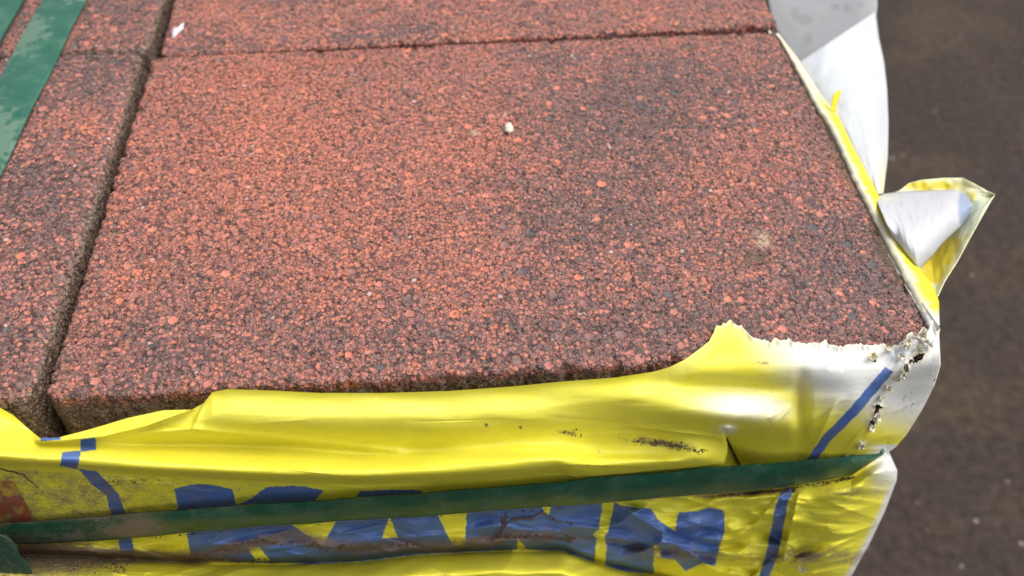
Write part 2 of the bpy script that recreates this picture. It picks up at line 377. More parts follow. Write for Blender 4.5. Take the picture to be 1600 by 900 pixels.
GL = scurve([(-300, 850), (0, 866), (100, 868), (200, 874), (300, 879), (430, 881), (560, 877), (650, 866), (760, 860), (880, 860), (930, 878), (1000, 893), (1060, 908), (1130, 935), (1500, 1010)], 6)
ST_T = curve([(-300, 838), (0, 819), (150, 809), (300, 796), (640, 774), (900, 752), (1000, 742), (1240, 722), (1320, 715), (1385, 706)])
ST_B = curve([(-300, 872), (0, 852), (150, 845), (400, 823), (640, 808), (900, 789), (1200, 765), (1240, 759), (1330, 743), (1372, 716), (1385, 708)])
def dstrap(px):
    s = np.clip((px - 1290) / 95, 0, 1)
    return .0175 - .028 * (1 - np.sqrt(np.clip(1 - s * s, 0, 1))) * 1.0
def ridge(px, py, line, h, wa, wb, x0=-1e4, x1=1e4, fade=60):
    dy = py - line; wgt = np.where(dy < 0, wa, wb)
    return h * np.exp(-(dy / wgt) ** 2) * sstep(x0 - fade, x0, px) * (1 - sstep(x1, x1 + fade, px))
def fold_seg(px, py, ax, ay, bx, by, h, wl, wr):
    """a crease along a segment, with a different falloff on its two sides"""
    L = math.hypot(bx - ax, by - ay); ux, uy = (bx - ax) / L, (by - ay) / L
    u = (px - ax) * ux + (py - ay) * uy; v = -(px - ax) * uy + (py - ay) * ux
    e = sstep(-L * .25, L * .15, u) * (1 - sstep(L * .85, L * 1.25, u))
    return h * e * np.exp(-np.abs(v) / np.where(v < 0, wl, wr))
def _creases():
    q = random.Random(21); out = []
    def add(n, bx, by, ang, ln, h, sharp, soft):
        for _ in range(n):
            x, y = q.uniform(*bx), q.uniform(*by); a = math.radians(q.uniform(*ang)); l = q.uniform(*ln); k = q.uniform(*h) * q.choice((1, 1, -1)); w = (sharp, q.uniform(*soft))
            if q.random() < .5: w = w[::-1]
            out.append((x, y, x + l * math.cos(a), y + l * math.sin(a), k, *w))
    add(16, (1120, 1240), (775, 950), (-48, 30), (30, 100), (.0014, .0034), 1.8, (6, 16))
    add(6, (1240, 1370), (800, 950), (-30, -5), (60, 120), (.0012, .0026), 3, (14, 26))
    add(22, (260, 1100), (790, 870), (-14, 22), (40, 130), (.0008, .0024), 1.8, (5, 13))
    add(18, (-60, 300), (840, 930), (-20, 20), (40, 120), (.0010, .0030), 1.8, (5, 12))
    add(11, (0, 1100), (650, 735), (-4, 10), (60, 190), (.0003, .0007), 1.8, (6, 14))
    add(8, (-40, 540), (742, 790), (-12, 14), (50, 150), (.0006, .0016), 2, (6, 12))
    add(9, (1180, 1420), (600, 715), (-60, -20), (30, 80), (.0005, .0013), 1.8, (5, 12))
    return out
CREASES = _creases()
def film_d(px, py):
    """how far the film stands out in front of the slabs, in metres"""
    top = E0(px); fold = FOLD(px); gl = GL(px)
    d = .0072 + 0 * px
    d = d + .004 * sstep(0, 1, (py - top) / 40) + .004 * (1 - sstep(150, 420, px))
    # rolled lip along the hem at the left
    d = d + ridge(px, py, curve([(60, 688), (95, 688), (160, 682), (220, 668), (290, 644), (310, 636)])(px), .0065, 26, 2.2, 70, 285, 25)
    # upper swelling and hollow
    d = d + ridge(px, py, curve([(-100, 700), (60, 698), (200, 676), (300, 662), (500, 662), (700, 668), (900, 655), (1000, 640), (1200, 600)])(px), .0055, 26, 22, -200, 820, 160)
    d = d - ridge(px, py, curve([(0, 700), (200, 695), (450, 697), (620, 712), (800, 700)])(px), .0035, 10, 12, 60, 640, 90)
    d = d + ridge(px, py, curve([(0, 690), (300, 672), (420, 684), (560, 700), (700, 716), (900, 716), (1130, 728)])(px), .0025, 7, 12, 260, 1050, 60)
    # the long rolled fold above the strap: full height above the line, cut off sharply under it
    roll = .024 * (1 - .55 * sstep(780, 960, px)) * (1 - sstep(1090, 1140, px))
    dy = py - fold
    roll_p = np.where(dy < -9, np.exp(-((dy + 9) / 30) ** 2), np.where(dy < 0, np.sqrt(np.clip(1 - ((dy + 9) / 9.6) ** 2, 0, 1)), np.exp(-((dy) / 2.5) ** 2) * .348))
    d = d + roll * roll_p
    # corner side: bulge of film under the painted sheen, hollow above it, crease triangle
    d = d + .013 * blob(px, py, 1140, 652, 120, 26, 5) - .0035 * blob(px, py, 1150, 603, 110, 12, 2)
    d = d + .009 * blob(px, py, 1340, 640, 70, 60, -40) - .005 * blob(px, py, 1252, 640, 11, 50, 0)
    d = d + fold_seg(px, py, 1134, 680, 1168, 748, .010, 30, 2.2) * -1 + .006 * blob(px, py, 1085, 705, 40, 26, 15)
    d = d + fold_seg(px, py, 1000, 668, 1130, 684, .0022, 9, 3) + fold_seg(px, py, 900, 726, 1120, 732, .0030, 12, 3)
    d = d + .0055 * blob(px, py, 1137, 671, 12, 6, 0) + fold_seg(px, py, 1300, 640, 1262, 720, .002, 12, 5)
    d = d + fold_seg(px, py, 1415, 690, 1290, 728, .004, 4, 10) + fold_seg(px, py, 880, 735, 940, 765, .004, 12, 2.5)
    d = d - fold_seg(px, py, 300, 676, 450, 692, .0015, 5, 9) + fold_seg(px, py, 325, 618, 300, 672, .002, 8, 3)
    # recess between fold and strap, band of lettering below strap, lower bulge
    low = sstep(0, 1, (py - gl) / 38); d = d + .030 * low ** .8 * (1 - .35 * sstep(1150, 1300, px)) - .007 * np.exp(-((py - gl) / 6) ** 2) * (px < 1150)
    below = sstep(-6, 10, py - ST_B(px))
    cr = 1 - np.abs(2 * fbm(px / 95 + 3, py / 30 + px / 150, 2, 77) - 1)
    cr2 = 1 - np.abs(2 * fbm((px * .9 + py * .5) / 150, (py - px * .25) / 24, 2, 91) - 1)
    right = sstep(780, 1000, px)
    d = d + below * (1 - .6 * low) * (cr - .7) * (.007 + .005 * right) * (1 - .75 * sstep(1230, 1290, px)) + below * right * (cr2 - .7) * .006 * (1 - .6 * sstep(1230, 1290, px))
    # letters side: folds running down to the right, lump at the lower corner
    d = d + below * (fold_seg(px, py, 960, 785, 1050, 840, .007, 3, 14) + fold_seg(px, py, 930, 838, 1060, 850, .005, 4, 10) + fold_seg(px, py, 1060, 860, 1130, 862, .004, 9, 3)
                     + fold_seg(px, py, 1040, 840, 1110, 885, .005, 3, 10) + fold_seg(px, py, 1130, 835, 1230, 800, .004, 9, 4) + fold_seg(px, py, 1125, 868, 1215, 872, .005, 9, 4)
                     + fold_seg(px, py, 1245, 782, 1222, 880, .006, 18, 3) + fold_seg(px, py, 1235, 880, 1330, 842, .005, 4, 13) + fold_seg(px, py, 1110, 780, 1220, 775, .004, 3, 8))
    d = d + below * .016 * blob(px, py, 1310, 800, 90, 60, -40) + below * .010 * blob(px, py, 1370, 735, 40, 22, 0)
    # gentle long waves running with the tension
    d = d + (fbm(px / 260, py / 55 - px / 700, 2, 31) - .5) * .004 + (fbm(px / 90, py / 34 + px / 300, 2, 37) - .5) * .0012
    d = d - .012 * inpoly(px, py, [(1135, 681), (1168, 748), (1127, 752), (1130, 730), (1137, 706)])
    for a in CREASES: d = d + fold_seg(px, py, *a) * (below if a[1] > 765 else 1)
    d = d + (1 - np.abs(2 * fbm(px / 60 + py / 50, py / 11 - px / 300, 3, 57) - 1)) * .0009 * sstep(0, 30, py - top) * (.22 + .78 * below)
    # corner rounding
    S = Sx(py); wd = 70; s = np.clip((px - (S - wd)) / wd, 0, 1)
    d = d - (.008 + .024 * sstep(540, 640, py)) * (1 - np.sqrt(np.clip(1 - s * s, 0, 1))) - .006 * sstep(1330, 1420, px) * sstep(575, 640, py) * (py < 700) + .004 * sstep(1380, 1430, px) * sstep(600, 560, py)
    # the strap pulls the film in
    c = .5 * (ST_T(px) + ST_B(px)); hw = .5 * (ST_B(px) - ST_T(px))
    k = np.exp(-np.clip((np.abs(py - c) - hw) / 13, 0, 9) ** 2)
    d = d * (1 - k) + k * np.minimum(d, dstrap(px) - .0025)
    return d
def film_point(px, py, lift=0):
    d = film_d(px, py) + lift; r = rays(px, py)
    tf = (-d - CAM[1]) / r[..., 1]; tt = (.0043 + lift - CAM[2]) / r[..., 2]
    k = .012; t = .5 * (tf + tt + np.sqrt((tf - tt) ** 2 + k * k))
    t = np.where(px < 1030, np.maximum(tf, t - (1 - sstep(980, 1030, px)) * (t - tf)), t)
    return CAM + r * t[..., None]

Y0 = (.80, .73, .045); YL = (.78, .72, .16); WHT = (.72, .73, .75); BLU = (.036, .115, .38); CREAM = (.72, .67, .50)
BLUE_POLYS = [
 [(272, 764), (290, 759), (310, 756), (340, 759), (363, 764), (369, 787), (372, 800), (281, 805)],
 [(416, 761), (456, 759), (480, 761), (506, 767), (491, 784), (480, 800), (345, 800), (369, 789), (394, 778), (406, 769)],
 [(562, 768), (600, 765), (658, 766), (661, 771), (662, 790), (540, 790), (556, 777)],
 [(126, 686), (149, 683), (151, 703), (126, 706)], [(96, 707), (127, 704), (121, 733), (94, 729)],
 [(121, 732), (151, 736), (166, 752), (185, 771), (196, 803), (201, 820), (209, 858), (208, 871), (189, 870), (184, 841), (174, 806), (166, 775), (143, 756)],
 [(62, 683), (80, 678), (89, 675), (96, 687), (64, 690)],
 [(1383, 573), (1396, 581), (1340, 648), (1296, 690), (1274, 724), (1258, 722), (1283, 684), (1330, 636)],
 [(1219, 771), (1228, 762), (1243, 762), (1231, 786), (1225, 821), (1219, 850), (1216, 867), (1203, 900), (1192, 960), (1172, 960), (1186, 900), (1197, 867), (1200, 850), (1206, 820), (1212, 789)],
 [(289, 815), (480, 795), (700, 780), (960, 770), (959, 783), (969, 790), (1017, 795), (1031, 815), (1055, 830), (1058, 806), (1062, 800), (1091, 799), (1110, 793), (1131, 798), (1133, 828),
  (1123, 859), (1117, 884), (1106, 882), (1098, 880), (1072, 892), (1053, 874), (1033, 871), (1031, 855), (1022, 852), (1021, 896), (980, 893), (947, 884), (929, 879), (880, 861),
  (809, 859), (760, 861), (650, 867), (575, 876), (500, 881), (425, 880), (310, 876), (299, 880)]]
CUTS = [[(456, 820), (462, 812), (524, 806), (524, 816), (505, 852), (487, 840)], [(386, 854), (406, 856), (422, 876), (400, 876)], [(609, 806), (621, 841), (597, 840)],
        [(680, 795), (729, 790), (727, 854), (708, 852), (696, 830)], [(809, 841), (823, 858), (808, 859)], [(844, 785), (861, 785), (858, 806), (852, 802)],
        [(941, 770), (962, 770), (957, 800), (950, 830), (944, 840), (948, 855), (945, 884), (929, 880), (932, 840), (927, 834), (936, 827), (940, 800)],
        [(1017, 795), (1058, 790), (1062, 800), (1058, 806), (1055, 830), (1031, 815)]]
def film_paint(px, py, edge):
    n = fbm(px / 14, py / 14, 4, 61); nn = fbm(px / 5, py / 5, 3, 63)
    jx = px + (vnoise(px / 9, py / 9, 71) - .5) * 1.5; jy = py + (vnoise(px / 9, py / 9, 72) - .5) * 1.5
    col = np.empty(px.shape + (3,)); col[:] = Y0
    def lay(mask, c): col[:] = col * (1 - mask[..., None]) + np.array(c) * mask[..., None]
    lay(np.clip(sstep(40, 0, py - E0(px)) * sstep(980, 1100, px) * .8 + .28 * blob(px, py, 600, 640, 500, 30), 0, 1), YL)  # paler yellow paints sky gloss onto the upper film and corner hem
    # print fades to white at the corner; the oval patch is painted sky sheen
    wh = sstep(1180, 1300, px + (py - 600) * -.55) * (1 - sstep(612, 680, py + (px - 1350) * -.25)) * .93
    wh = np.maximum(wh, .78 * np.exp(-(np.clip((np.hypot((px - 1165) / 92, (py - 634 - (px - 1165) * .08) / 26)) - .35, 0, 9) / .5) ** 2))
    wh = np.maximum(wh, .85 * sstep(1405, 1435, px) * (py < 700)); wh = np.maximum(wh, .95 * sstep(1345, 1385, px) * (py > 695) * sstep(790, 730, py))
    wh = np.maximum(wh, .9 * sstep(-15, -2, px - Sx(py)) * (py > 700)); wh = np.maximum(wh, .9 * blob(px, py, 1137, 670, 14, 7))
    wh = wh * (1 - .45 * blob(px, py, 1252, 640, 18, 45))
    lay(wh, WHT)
    b = np.zeros(px.shape, bool)
    for p in BLUE_POLYS: b |= inpoly(jx, jy, p)
    for p in CUTS: b &= ~inpoly(jx, jy, p)
    lay(b * .97, BLU)
    lay(np.clip(blob(px, py, 1403, 558, 13, 12) * 1.6, 0, 1) * (nn > .42) * .8, (.30, .45, .60))
    lay(np.clip(blob(px, py, 1364, 556, 9, 5) * 1.5 - .3, 0, 1), (.75, .62, .03))
    # rust-orange corner of print at the left
    oj = inpoly(jx, jy, [(-300, 740), (0, 751), (23, 752), (45, 794), (60, 813), (30, 822), (-300, 830)]) * (.5 + .5 * sstep(.36, .52, n))
    lay(oj, (.42, .075, .015)); lay(blob(px, py, 45, 860, 30, 9) * .6, (.5, .2, .05))
    # torn edge whitens
    rag = sstep(7, 2, py - edge) * sstep(1100, 1150, px) * .7; lay(rag, CREAM)
    # dirt
    bl = sstep(0, 8, py - FOLD(px)) * (py < ST_T(px) + 8) * (px < 960)
    dirt = .30 * bl * (.5 + .7 * sstep(700, 300, px)) + .22 * bl * sstep(400, 100, px)
    band = sstep(-4, 4, py - ST_B(px)) * sstep(6, -2, py - GL(px))
    dirt = dirt + band * (.14 + .66 * sstep(24, 1, np.abs(py - curve([(0, 862), (300, 872), (450, 838), (520, 852), (560, 858), (640, 852), (700, 856), (800, 838), (870, 836), (950, 842), (1020, 860), (1100, 870)])(px))) * (1 - .5 * sstep(760, 1000, px)))
    dirt = dirt + .30 * sstep(9, 1, py - ST_B(px)) * (py > ST_B(px)) + .28 * sstep(12, 2, np.abs(py - GL(px))) * (px < 520)
    dirt = dirt + .75 * blob(px, py, 1045, 695, 60, 9, 9) + .62 * blob(px, py, 885, 676, 22, 6, 10) + .25 * blob(px, py, 985, 686, 60, 12, 8) + .3 * blob(px, py, 930, 706, 60, 6)
    dirt = dirt + 1.1 * blob(px, py, 760, 664, 4, 4) + 1.0 * blob(px, py, 813, 668, 4, 4) + .45 * blob(px, py, 1195, 567, 26, 4, 0) + .26 * blob(px, py, 1150, 567, 55, 5) + .4 * blob(px, py, 1165, 628, 6, 5)
    dirt = dirt + .6 * blob(px, py, 1160, 772, 70, 5, -4) + .35 * blob(px, py, 1330, 770, 30, 8) + .3 * blob(px, py, 60, 880, 130, 12) + .3 * blob(px, py, 1300, 600, 16, 6) + .5 * blob(px, py, 1258, 868, 14, 7)
    dirt = dirt + .46 * (py > GL(px) - 14) * sstep(330, 120, px) + .16 * sstep(260, 60, px) * (py > ST_B(px)) + .20 * sstep(600, 1000, px) * (py > 855) * sstep(1200, 1000, px) + .16 * sstep(1150, 1250, px) * (py > 760)
    return col, dirt
HOLES = [(1432, 559, 15, 6, -28), (1415, 575, 5, 8, 0), (1372, 634, 7, 3.2, 10), (1369, 641, 4, 5.5, 30), (1362, 660, 4.5, 6, 0), (1346, 694, 4, 2.5, 0), (1400, 562, 2.5, 2, 0), (1366, 562, 5, 1.8, -20)]
def hole_mask(px, py, grow=0.0):
    m = np.zeros(px.shape); n = (vnoise(px / 3, py / 3, 88) - .5) * .5
    for cx, cy, rx, ry, a in HOLES:
        c, s = math.cos(math.radians(a)), math.sin(math.radians(a)); u = (px - cx) * c + (py - cy) * s; v = -(px - cx) * s + (py - cy) * c
        m = np.maximum(m, 1 - np.hypot(u / (rx + grow), v / (ry + grow)) + n * (.6 if grow == 0 else 1))
    return m
wrap = empty('plastic_wrap', (.2, -.005, -.15))
tag(wrap, 'torn yellow and white plastic wrap with blue lettering round the slabs', 'plastic wrap')
sx = np.concatenate([np.arange(-280, -20, 8), np.arange(-20, 1480.1, 1.45)])
vv = np.concatenate([np.linspace(0, 1, 330), 1 + np.linspace(0, 1, 16)[1:] ** 1.2 * .9])
SX, VV = np.meshgrid(sx, vv)
PX = SX.copy(); PY = np.full_like(PX, 700.0)
for _ in range(12):
    e = Eedge(PX); PY = e + (960 - e) * VV
    PX = np.where(SX <= 1250, SX, 1250 + (SX - 1250) / (sx[-1] - 1250) * (Sx(PY) - 1250))
EG = Eedge(PX)
PT = film_point(PX, PY)
# ragged film lifts where it is torn
rg = sstep(9, 0, PY - EG) * sstep(1110, 1160, PX); PT[..., 2] += rg * .0024 * fbm(PX / 12, PY / 14, 3, 44)
hg = np.clip(hole_mask(PX, PY, 4.5), 0, 1); PT[..., 1] -= .0022 * hg * vnoise(PX / 2.5, PY / 2.5, 45)
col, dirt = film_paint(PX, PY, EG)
hm = hole_mask(PX, PY); rim = np.clip((hg - .02) * 5, 0, 1) * .85
col = col * (1 - rim[..., None]) + np.array((.76, .71, .58)) * rim[..., None]
# the sheet goes on round the corner and along the right side, and down to the yard
nside = 14; last = PT[:, -1]
side = []
for k in range(1, nside + 1):
    a = k / nside; p = last.copy(); p[:, 0] = last[:, 0] - .004 * min(1, a * 3) - .004 * a; p[:, 1] = last[:, 1] + a * .60
    p[:, 2] = np.minimum(last[:, 2], -.004 * min(1, a * 4)); side.append(p)
PTs = np.concatenate([PT] + [p[:, None] for p in side], 1)
colS = np.concatenate([col, np.repeat(col[:, -1:], nside, 1)], 1); dS = np.concatenate([dirt, np.repeat(dirt[:, -1:], nside, 1)], 1)
bot = PTs[-1:].repeat(2, 0).copy(); bot[0, :, 2] = (GZ + bot[0, :, 2]) / 2; bot[1, :, 2] = GZ + .14
PTs = np.concatenate([PTs, bot]); colS = np.concatenate([colS, colS[-1:].repeat(2, 0)]); dS = np.concatenate([dS, dS[-1:].repeat(2, 0)])
nr, nc = PTs.shape[:2]
keep = np.ones((nr - 1, nc - 1), bool); hq = np.zeros((nr, nc)); hq[:hm.shape[0], :hm.shape[1]] = hm
keep &= ~((hq[:-1, :-1] > 0) & (hq[1:, 1:] > 0))
fp = link_mesh('printed_film', PTs - np.array(wrap.location), grid_faces(nr, nc, keep), FILM, wrap)
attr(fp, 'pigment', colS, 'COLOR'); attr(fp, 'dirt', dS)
fp['label'] = 'yellow front sheet with blue letters'

def sheet(name, cA, cB, zA, zB, nu, nv, paint, label=None, bulge=None, thick=.0004, parent=wrap):
    """film patch between two outlines A and B (lists of image points), each with its own heights"""
    u = np.linspace(0, 1, nu); v = np.linspace(0, 1, nv)
    def res(c):
        c = np.array(c, float); L = np.r_[0, np.cumsum(np.hypot(*np.diff(c, axis=0).T))]; L /= L[-1]
        return np.stack([np.interp(u, L, c[:, 0]), np.interp(u, L, c[:, 1])], -1)
    A, B = res(cA), res(cB)
    fz = lambda z: np.interp(u, np.linspace(0, 1, len(z)), z) if hasattr(z, '__len__') else np.full(nu, z)
    U, V = np.meshgrid(u, v)
    P = A[None] * (1 - V[..., None]) + B[None] * V[..., None]
    Z = fz(zA)[None] * (1 - V) + fz(zB)[None] * V
    if bulge is not None: Z = Z + bulge(U, V)
    pts = on_z(P[..., 0], P[..., 1], Z)
    o = link_mesh(name, pts - np.array(parent.location if parent else (0, 0, 0)), grid_faces(nv, nu), FILM, parent)
    c, d = paint(U, V, P[..., 0], P[..., 1]); attr(o, 'pigment', c, 'COLOR'); attr(o, 'dirt', d)
    md = o.modifiers.new('thickness', 'SOLIDIFY'); md.thickness = thick; md.offset = 0
    if label: o['label'] = label
    return o
def mixc(m, a, b): return np.asarray(a) * (1 - m[..., None]) + np.asarray(b) * m[..., None]
# turned-down rim of film beside the right edge of the big slab
nz = lambda y, s=0: (vnoise(np.asarray(y, float) / 4.0, 0 * np.asarray(y, float) + s, 12) - .5)
ys = np.linspace(52, 520, 150)
slabx = curve([(40, 1206), (52, 1213), (110, 1245), (160, 1271), (200, 1296), (230, 1312), (300, 1346), (370, 1382), (440, 1418), (490, 1444), (520, 1458)])
outx = curve([(40, 1209), (52, 1216), (95, 1250), (150, 1284), (180, 1309), (230, 1333), (260, 1349), (320, 1381), (390, 1419), (430, 1443), (460, 1461), (480, 1467), (520, 1468)])
inner = [(slabx(y) - 1 - 3 * float(sstep(200, 300, y)) - 5 * max(0, nz(y)), y) for y in ys]; outer = [(outx(y), y - (0 if y < 400 else (y - 400) * .10)) for y in ys]
def rim_paint(U, V, px, py):
    m = sstep(.30, .62, V + .25 * (vnoise(py / 6, V * 3, 9) - .5)) * sstep(130, 190, py); c = mixc(m, CREAM, (.82, .74, .02))
    c = mixc(sstep(478, 500, py), c, WHT); return c, .18 * (1 - m)
sheet('rim_strip', inner, outer, -.001, -.0065, 260, 12, rim_paint, 'thin bright yellow rim with a ragged cream edge', lambda U, V: .005 * np.sin(np.clip(V, 0, 1) * math.pi) ** .8 + .0006 * (vnoise(U * 120, V * 2, 3) - .5))
# hanging white flap on the far right side
def flap_paint(U, V, px, py):
    c = np.empty(U.shape + (3,)); c[:] = (.56, .585, .62)
    c = mixc(.6 * blob(px, py, 1378, 290, 8, 45), c, (.74, .76, .40)); return c, 0 * U - .1
sheet('white_flap', [(1250, 96), (1268, 130), (1283, 157), (1300, 184), (1323, 234), (1340, 264), (1366, 303)], [(1368, 18), (1373, 60), (1381, 95), (1386, 140), (1388, 190), (1387, 245), (1380, 303)],
      [-.004, -.008, -.010, -.010], [-.016, -.020, -.022, -.014], 80, 40, flap_paint, 'clean white film flap hanging outside the slab edge',
      lambda U, V: .010 * np.sin(V * math.pi) * (1 - .3 * U)  + .004 * (fbm(U * 5, V * 3, 3, 4) - .5))
def grey_paint(U, V, px, py):
    c = np.empty(U.shape + (3,)); c[:] = (.25, .25, .27)
    m = np.zeros(U.shape)
    for cx, cy, rx, ry in ((1243, 20, 9, 11), (1257, 31, 12, 9), (1261, 62, 7, 10), (1288, -12, 12, 9), (1306, 11, 6, 5), (1322, 12, 5, 6), (1345, 8, 4, 5), (1240, -10, 8, 7)):
        m = np.maximum(m, sstep(1.15, .85, np.hypot((px - cx) / rx, (py - cy) / ry) + .5 * (vnoise(px / 7, py / 7, 5) - .5)))
    c = mixc(m * .55, c, (.15, .15, .155)); c = mixc(sstep(1226, 1206, px - py * .6) * .7, c, (.20, .21, .22)); c = mixc(.4 * sstep(1330, 1370, px), c, (.5, .5, .5)); return c, 0 * U - .1
sheet('grey_sheet', [(1192, -60), (1198, -15), (1206, 30), (1216, 52), (1240, 84), (1262, 108)], [(1366, -60), (1370, -20), (1371, 10), (1369, 24), (1366, 30), (1345, 55)],
      -.010, [-.05, -.05, -.04, -.034, -.03, -.03], 60, 30, grey_paint, 'grey translucent film with water drops', lambda U, V: -.006 * np.sin(V * math.pi) + .004 * (fbm(U * 4, V * 4, 3, 8) - .5))
# knotted tail sticking out to the right: yellow sheet with a white rolled cone on it
def tail_paint(U, V, px, py):
    c = np.empty(U.shape + (3,)); c[:] = (.78, .78, .52)
    n = fbm(px / 18, py / 18, 3, 2)
    yel = np.maximum(sstep(.35, .6, n + .55 * blob(px, py, 1455, 290, 55, 9) + .6 * blob(px, py, 1470, 405, 26, 55, 28) - .25) * 1.0, blob(px, py, 1462, 400, 22, 60, 28))
    yel = np.maximum(yel, blob(px, py, 1460, 290, 45, 7)); c = mixc(np.clip(yel, 0, 1), c, (.72, .58, .02))
    c = mixc(.6 * blob(px, py, 1528, 322, 14, 20, 20), c, (.45, .55, .45)); c = mixc(.65 * blob(px, py, 1512, 345, 9, 34, 25), c, (.25, .33, .42)); return c, 0 * U - .05
sheet('yellow_tail', [(1362, 312), (1380, 306), (1405, 298), (1420, 286), (1440, 281), (1475, 278), (1505, 278), (1530, 291), (1554, 304)],
      [(1395, 372), (1410, 400), (1430, 435), (1446, 452), (1464, 466), (1476, 440), (1494, 412), (1518, 368), (1554, 305)], [-.014, -.018, -.012, -.008], [-.014, -.012, -.006, -.008], 100, 50, tail_paint,
      'crumpled yellow and cream end of the film', lambda U, V: .006 * np.sin(V * math.pi) * np.cos(U * 7) - .008 * np.sin(V * math.pi) + .006 * (fbm(U * 5, V * 4, 3, 14) - .5))
def cone_paint(U, V, px, py):
    c = np.empty(U.shape + (3,)); c[:] = (.56, .565, .60)
    b = sstep(.80, .84, U + .03 * np.sin(V * 3)); c = mixc(b * .8, c, (.22, .30, .46)); c = mixc(.5 * blob(px, py, 1385, 310, 18, 5), c, (.75, .75, .55)); return c, .06 + 0 * U
sheet('white_roll', [(1366, 305), (1407, 299.5), (1455, 298), (1491, 297), (1504, 301), (1514, 310), (1518, 322)], [(1398, 380), (1418, 408), (1434, 423), (1455, 402), (1472, 381), (1500, 354), (1511, 340), (1518, 323)],
      [-.008, -.004, -.002, -.004], [-.008, -.004, -.002, -.004], 90, 46, cone_paint, 'white rolled cone of film with a blue end band',
      lambda U, V: .022 * np.sqrt(np.clip(np.sin(V * math.pi), 0, 1)) * (1 - .55 * U) - .006 + .0025 * (fbm(U * 9, V * 3, 3, 24) - .5))
# slender torn sliver curling up from the rim
sheet('torn_sliver', [(1300, 172), (1299, 160), (1302, 147), (1311, 140)], [(1307, 176), (1307, 164), (1312, 152), (1315, 141)], [.0, .004, .008, .010], [-.004, .002, .006, .010], 20, 5,
      lambda U, V, px, py: (np.broadcast_to((.80, .72, .03), U.shape + (3,)).copy(), 0 * U), 'yellow sliver of film curling up')

# tattered shreds round the corner hole
def shreds(name, items, parent):
    V, Fc, cl = [], [], []
    for cx, cy, n, r0, r1 in items:
        for i in range(int(n * .6)):
            a = random.uniform(0, 6.28); ln = random.uniform(r0, r1); wd = random.uniform(2.0, 4.6); b0 = len(V)
            px0, py0 = cx + math.cos(a) * 2 * random.random(), cy + math.sin(a) * 2 * random.random(); curl = random.uniform(.002, .006); bend = random.uniform(-.6, .6)
            c = random.choice(((.80, .78, .72), (.80, .74, .58), (.80, .79, .76), (.78, .72, .50)))
            for k in range(5):
                t = k / 4; aa = a + bend * t; px_, py_ = px0 + math.cos(aa) * ln * t, py0 + math.sin(aa) * ln * t; w_ = wd * (1 - t * .8) * (1 + .5 * random.uniform(-1, 1))
                for sgn in (-1, 1):
                    p = film_point(np.array(px_ - math.sin(aa) * w_ * sgn), np.array(py_ + math.cos(aa) * w_ * sgn), .0006 + curl * t * (1 + .4 * sgn)); V.append(p); cl.append(c)
            for k in range(4): Fc.append((b0 + 2 * k, b0 + 2 * k + 1, b0 + 2 * k + 3, b0 + 2 * k + 2))
    o = link_mesh(name, np.array(V) - np.array(parent.location), Fc, FILM, parent); attr(o, 'pigment', np.array(cl), 'COLOR'); attr(o, 'dirt', np.full(len(V), .12))
    return o
for it in [(1420, 534, 26, 4, 14), (1440, 526, 34, 4, 15), (1452, 540, 24, 4, 12), (1437, 548, 18, 3, 10), (1412, 586, 16, 3, 10), (1400, 592, 10, 3, 9), (1388, 606, 14, 3, 9), (1378, 622, 9, 3, 7), (1372, 650, 13, 3, 9), (1363, 668, 12, 3, 9),
                        (1346, 698, 16, 3, 9), (1366, 558, 10, 3, 8), (1330, 716, 9, 3, 9), (1318, 734, 6, 3, 9), (1250, 892, 12, 4, 12), (1408, 556, 14, 3, 8), (1392, 545, 10, 3, 8)]:
    shreds('torn_shreds', [it], wrap)

# ------------------------------------------------------------------ straps
def ribbon(name, rowsA, thick, mat, dirt, wet=None):
    """rowsA: (nv, nu, 3) outer face; gets a back face and closed rims"""
    nv, nu = rowsA.shape[:2]
    du = np.gradient(rowsA, axis=1); dv = np.gradient(rowsA, axis=0); n = np.cross(du, dv); n /= np.linalg.norm(n, axis=-1, keepdims=True) + 1e-12
    mid = rowsA[nv // 2, nu // 2]
    if np.dot(n[nv // 2, nu // 2], CAM - mid) < 0: n = -n
    back = rowsA - n * thick
    full = np.concatenate([rowsA, back[::-1], rowsA[:1]], 0)
    L = np.r_[0, np.cumsum(np.linalg.norm(np.diff(rowsA[nv // 2], axis=0), axis=1))]
    o = link_mesh(name, full, grid_faces(full.shape[0], nu), mat)
    al = np.zeros(full.shape); al[..., 0] = L[None]; al[..., 1] = (np.r_[np.arange(nv), np.arange(nv)[::-1], 0] / nv * .025)[:, None]
    ext = lambda a: np.concatenate([a, a[::-1], a[:1]], 0)
    attr(o, 'along', al, 'FLOAT_VECTOR'); attr(o, 'dirt', ext(dirt)); attr(o, 'wet', ext(wet if wet is not None else dirt * 0))
    return o
su = np.concatenate([np.arange(-300, -10, 6), np.arange(-10, 1380, 3), [1380]]); sv = np.linspace(0, 1, 14)
SU, SV = np.meshgrid(su, sv)
wv1 = (vnoise(SU / 55, 0 * SU, 3) - .5) * 2.2 + (vnoise(SU / 9, 0 * SU, 4) - .5) * .8; wv2 = (vnoise(SU / 60, 0 * SU + 5, 6) - .5) * 2.2
SPY = ST_T(SU) + wv1 + (ST_B(SU) + wv2 - ST_T(SU) - wv1) * SV
dd = dstrap(SU) + .0012 * np.sin(SV * math.pi) + (vnoise(SU / 40, SV * 2, 8) - .5) * .0014 + .0015
face = on_y(SU, SPY, -dd)
ext_ = [face]
for k in range(1, 10):
    p = face[:, -1:].copy(); p[..., 1] += k * .06; p[..., 0] -= .001 * k; ext_.append(p)
face = np.concatenate(ext_, 1)
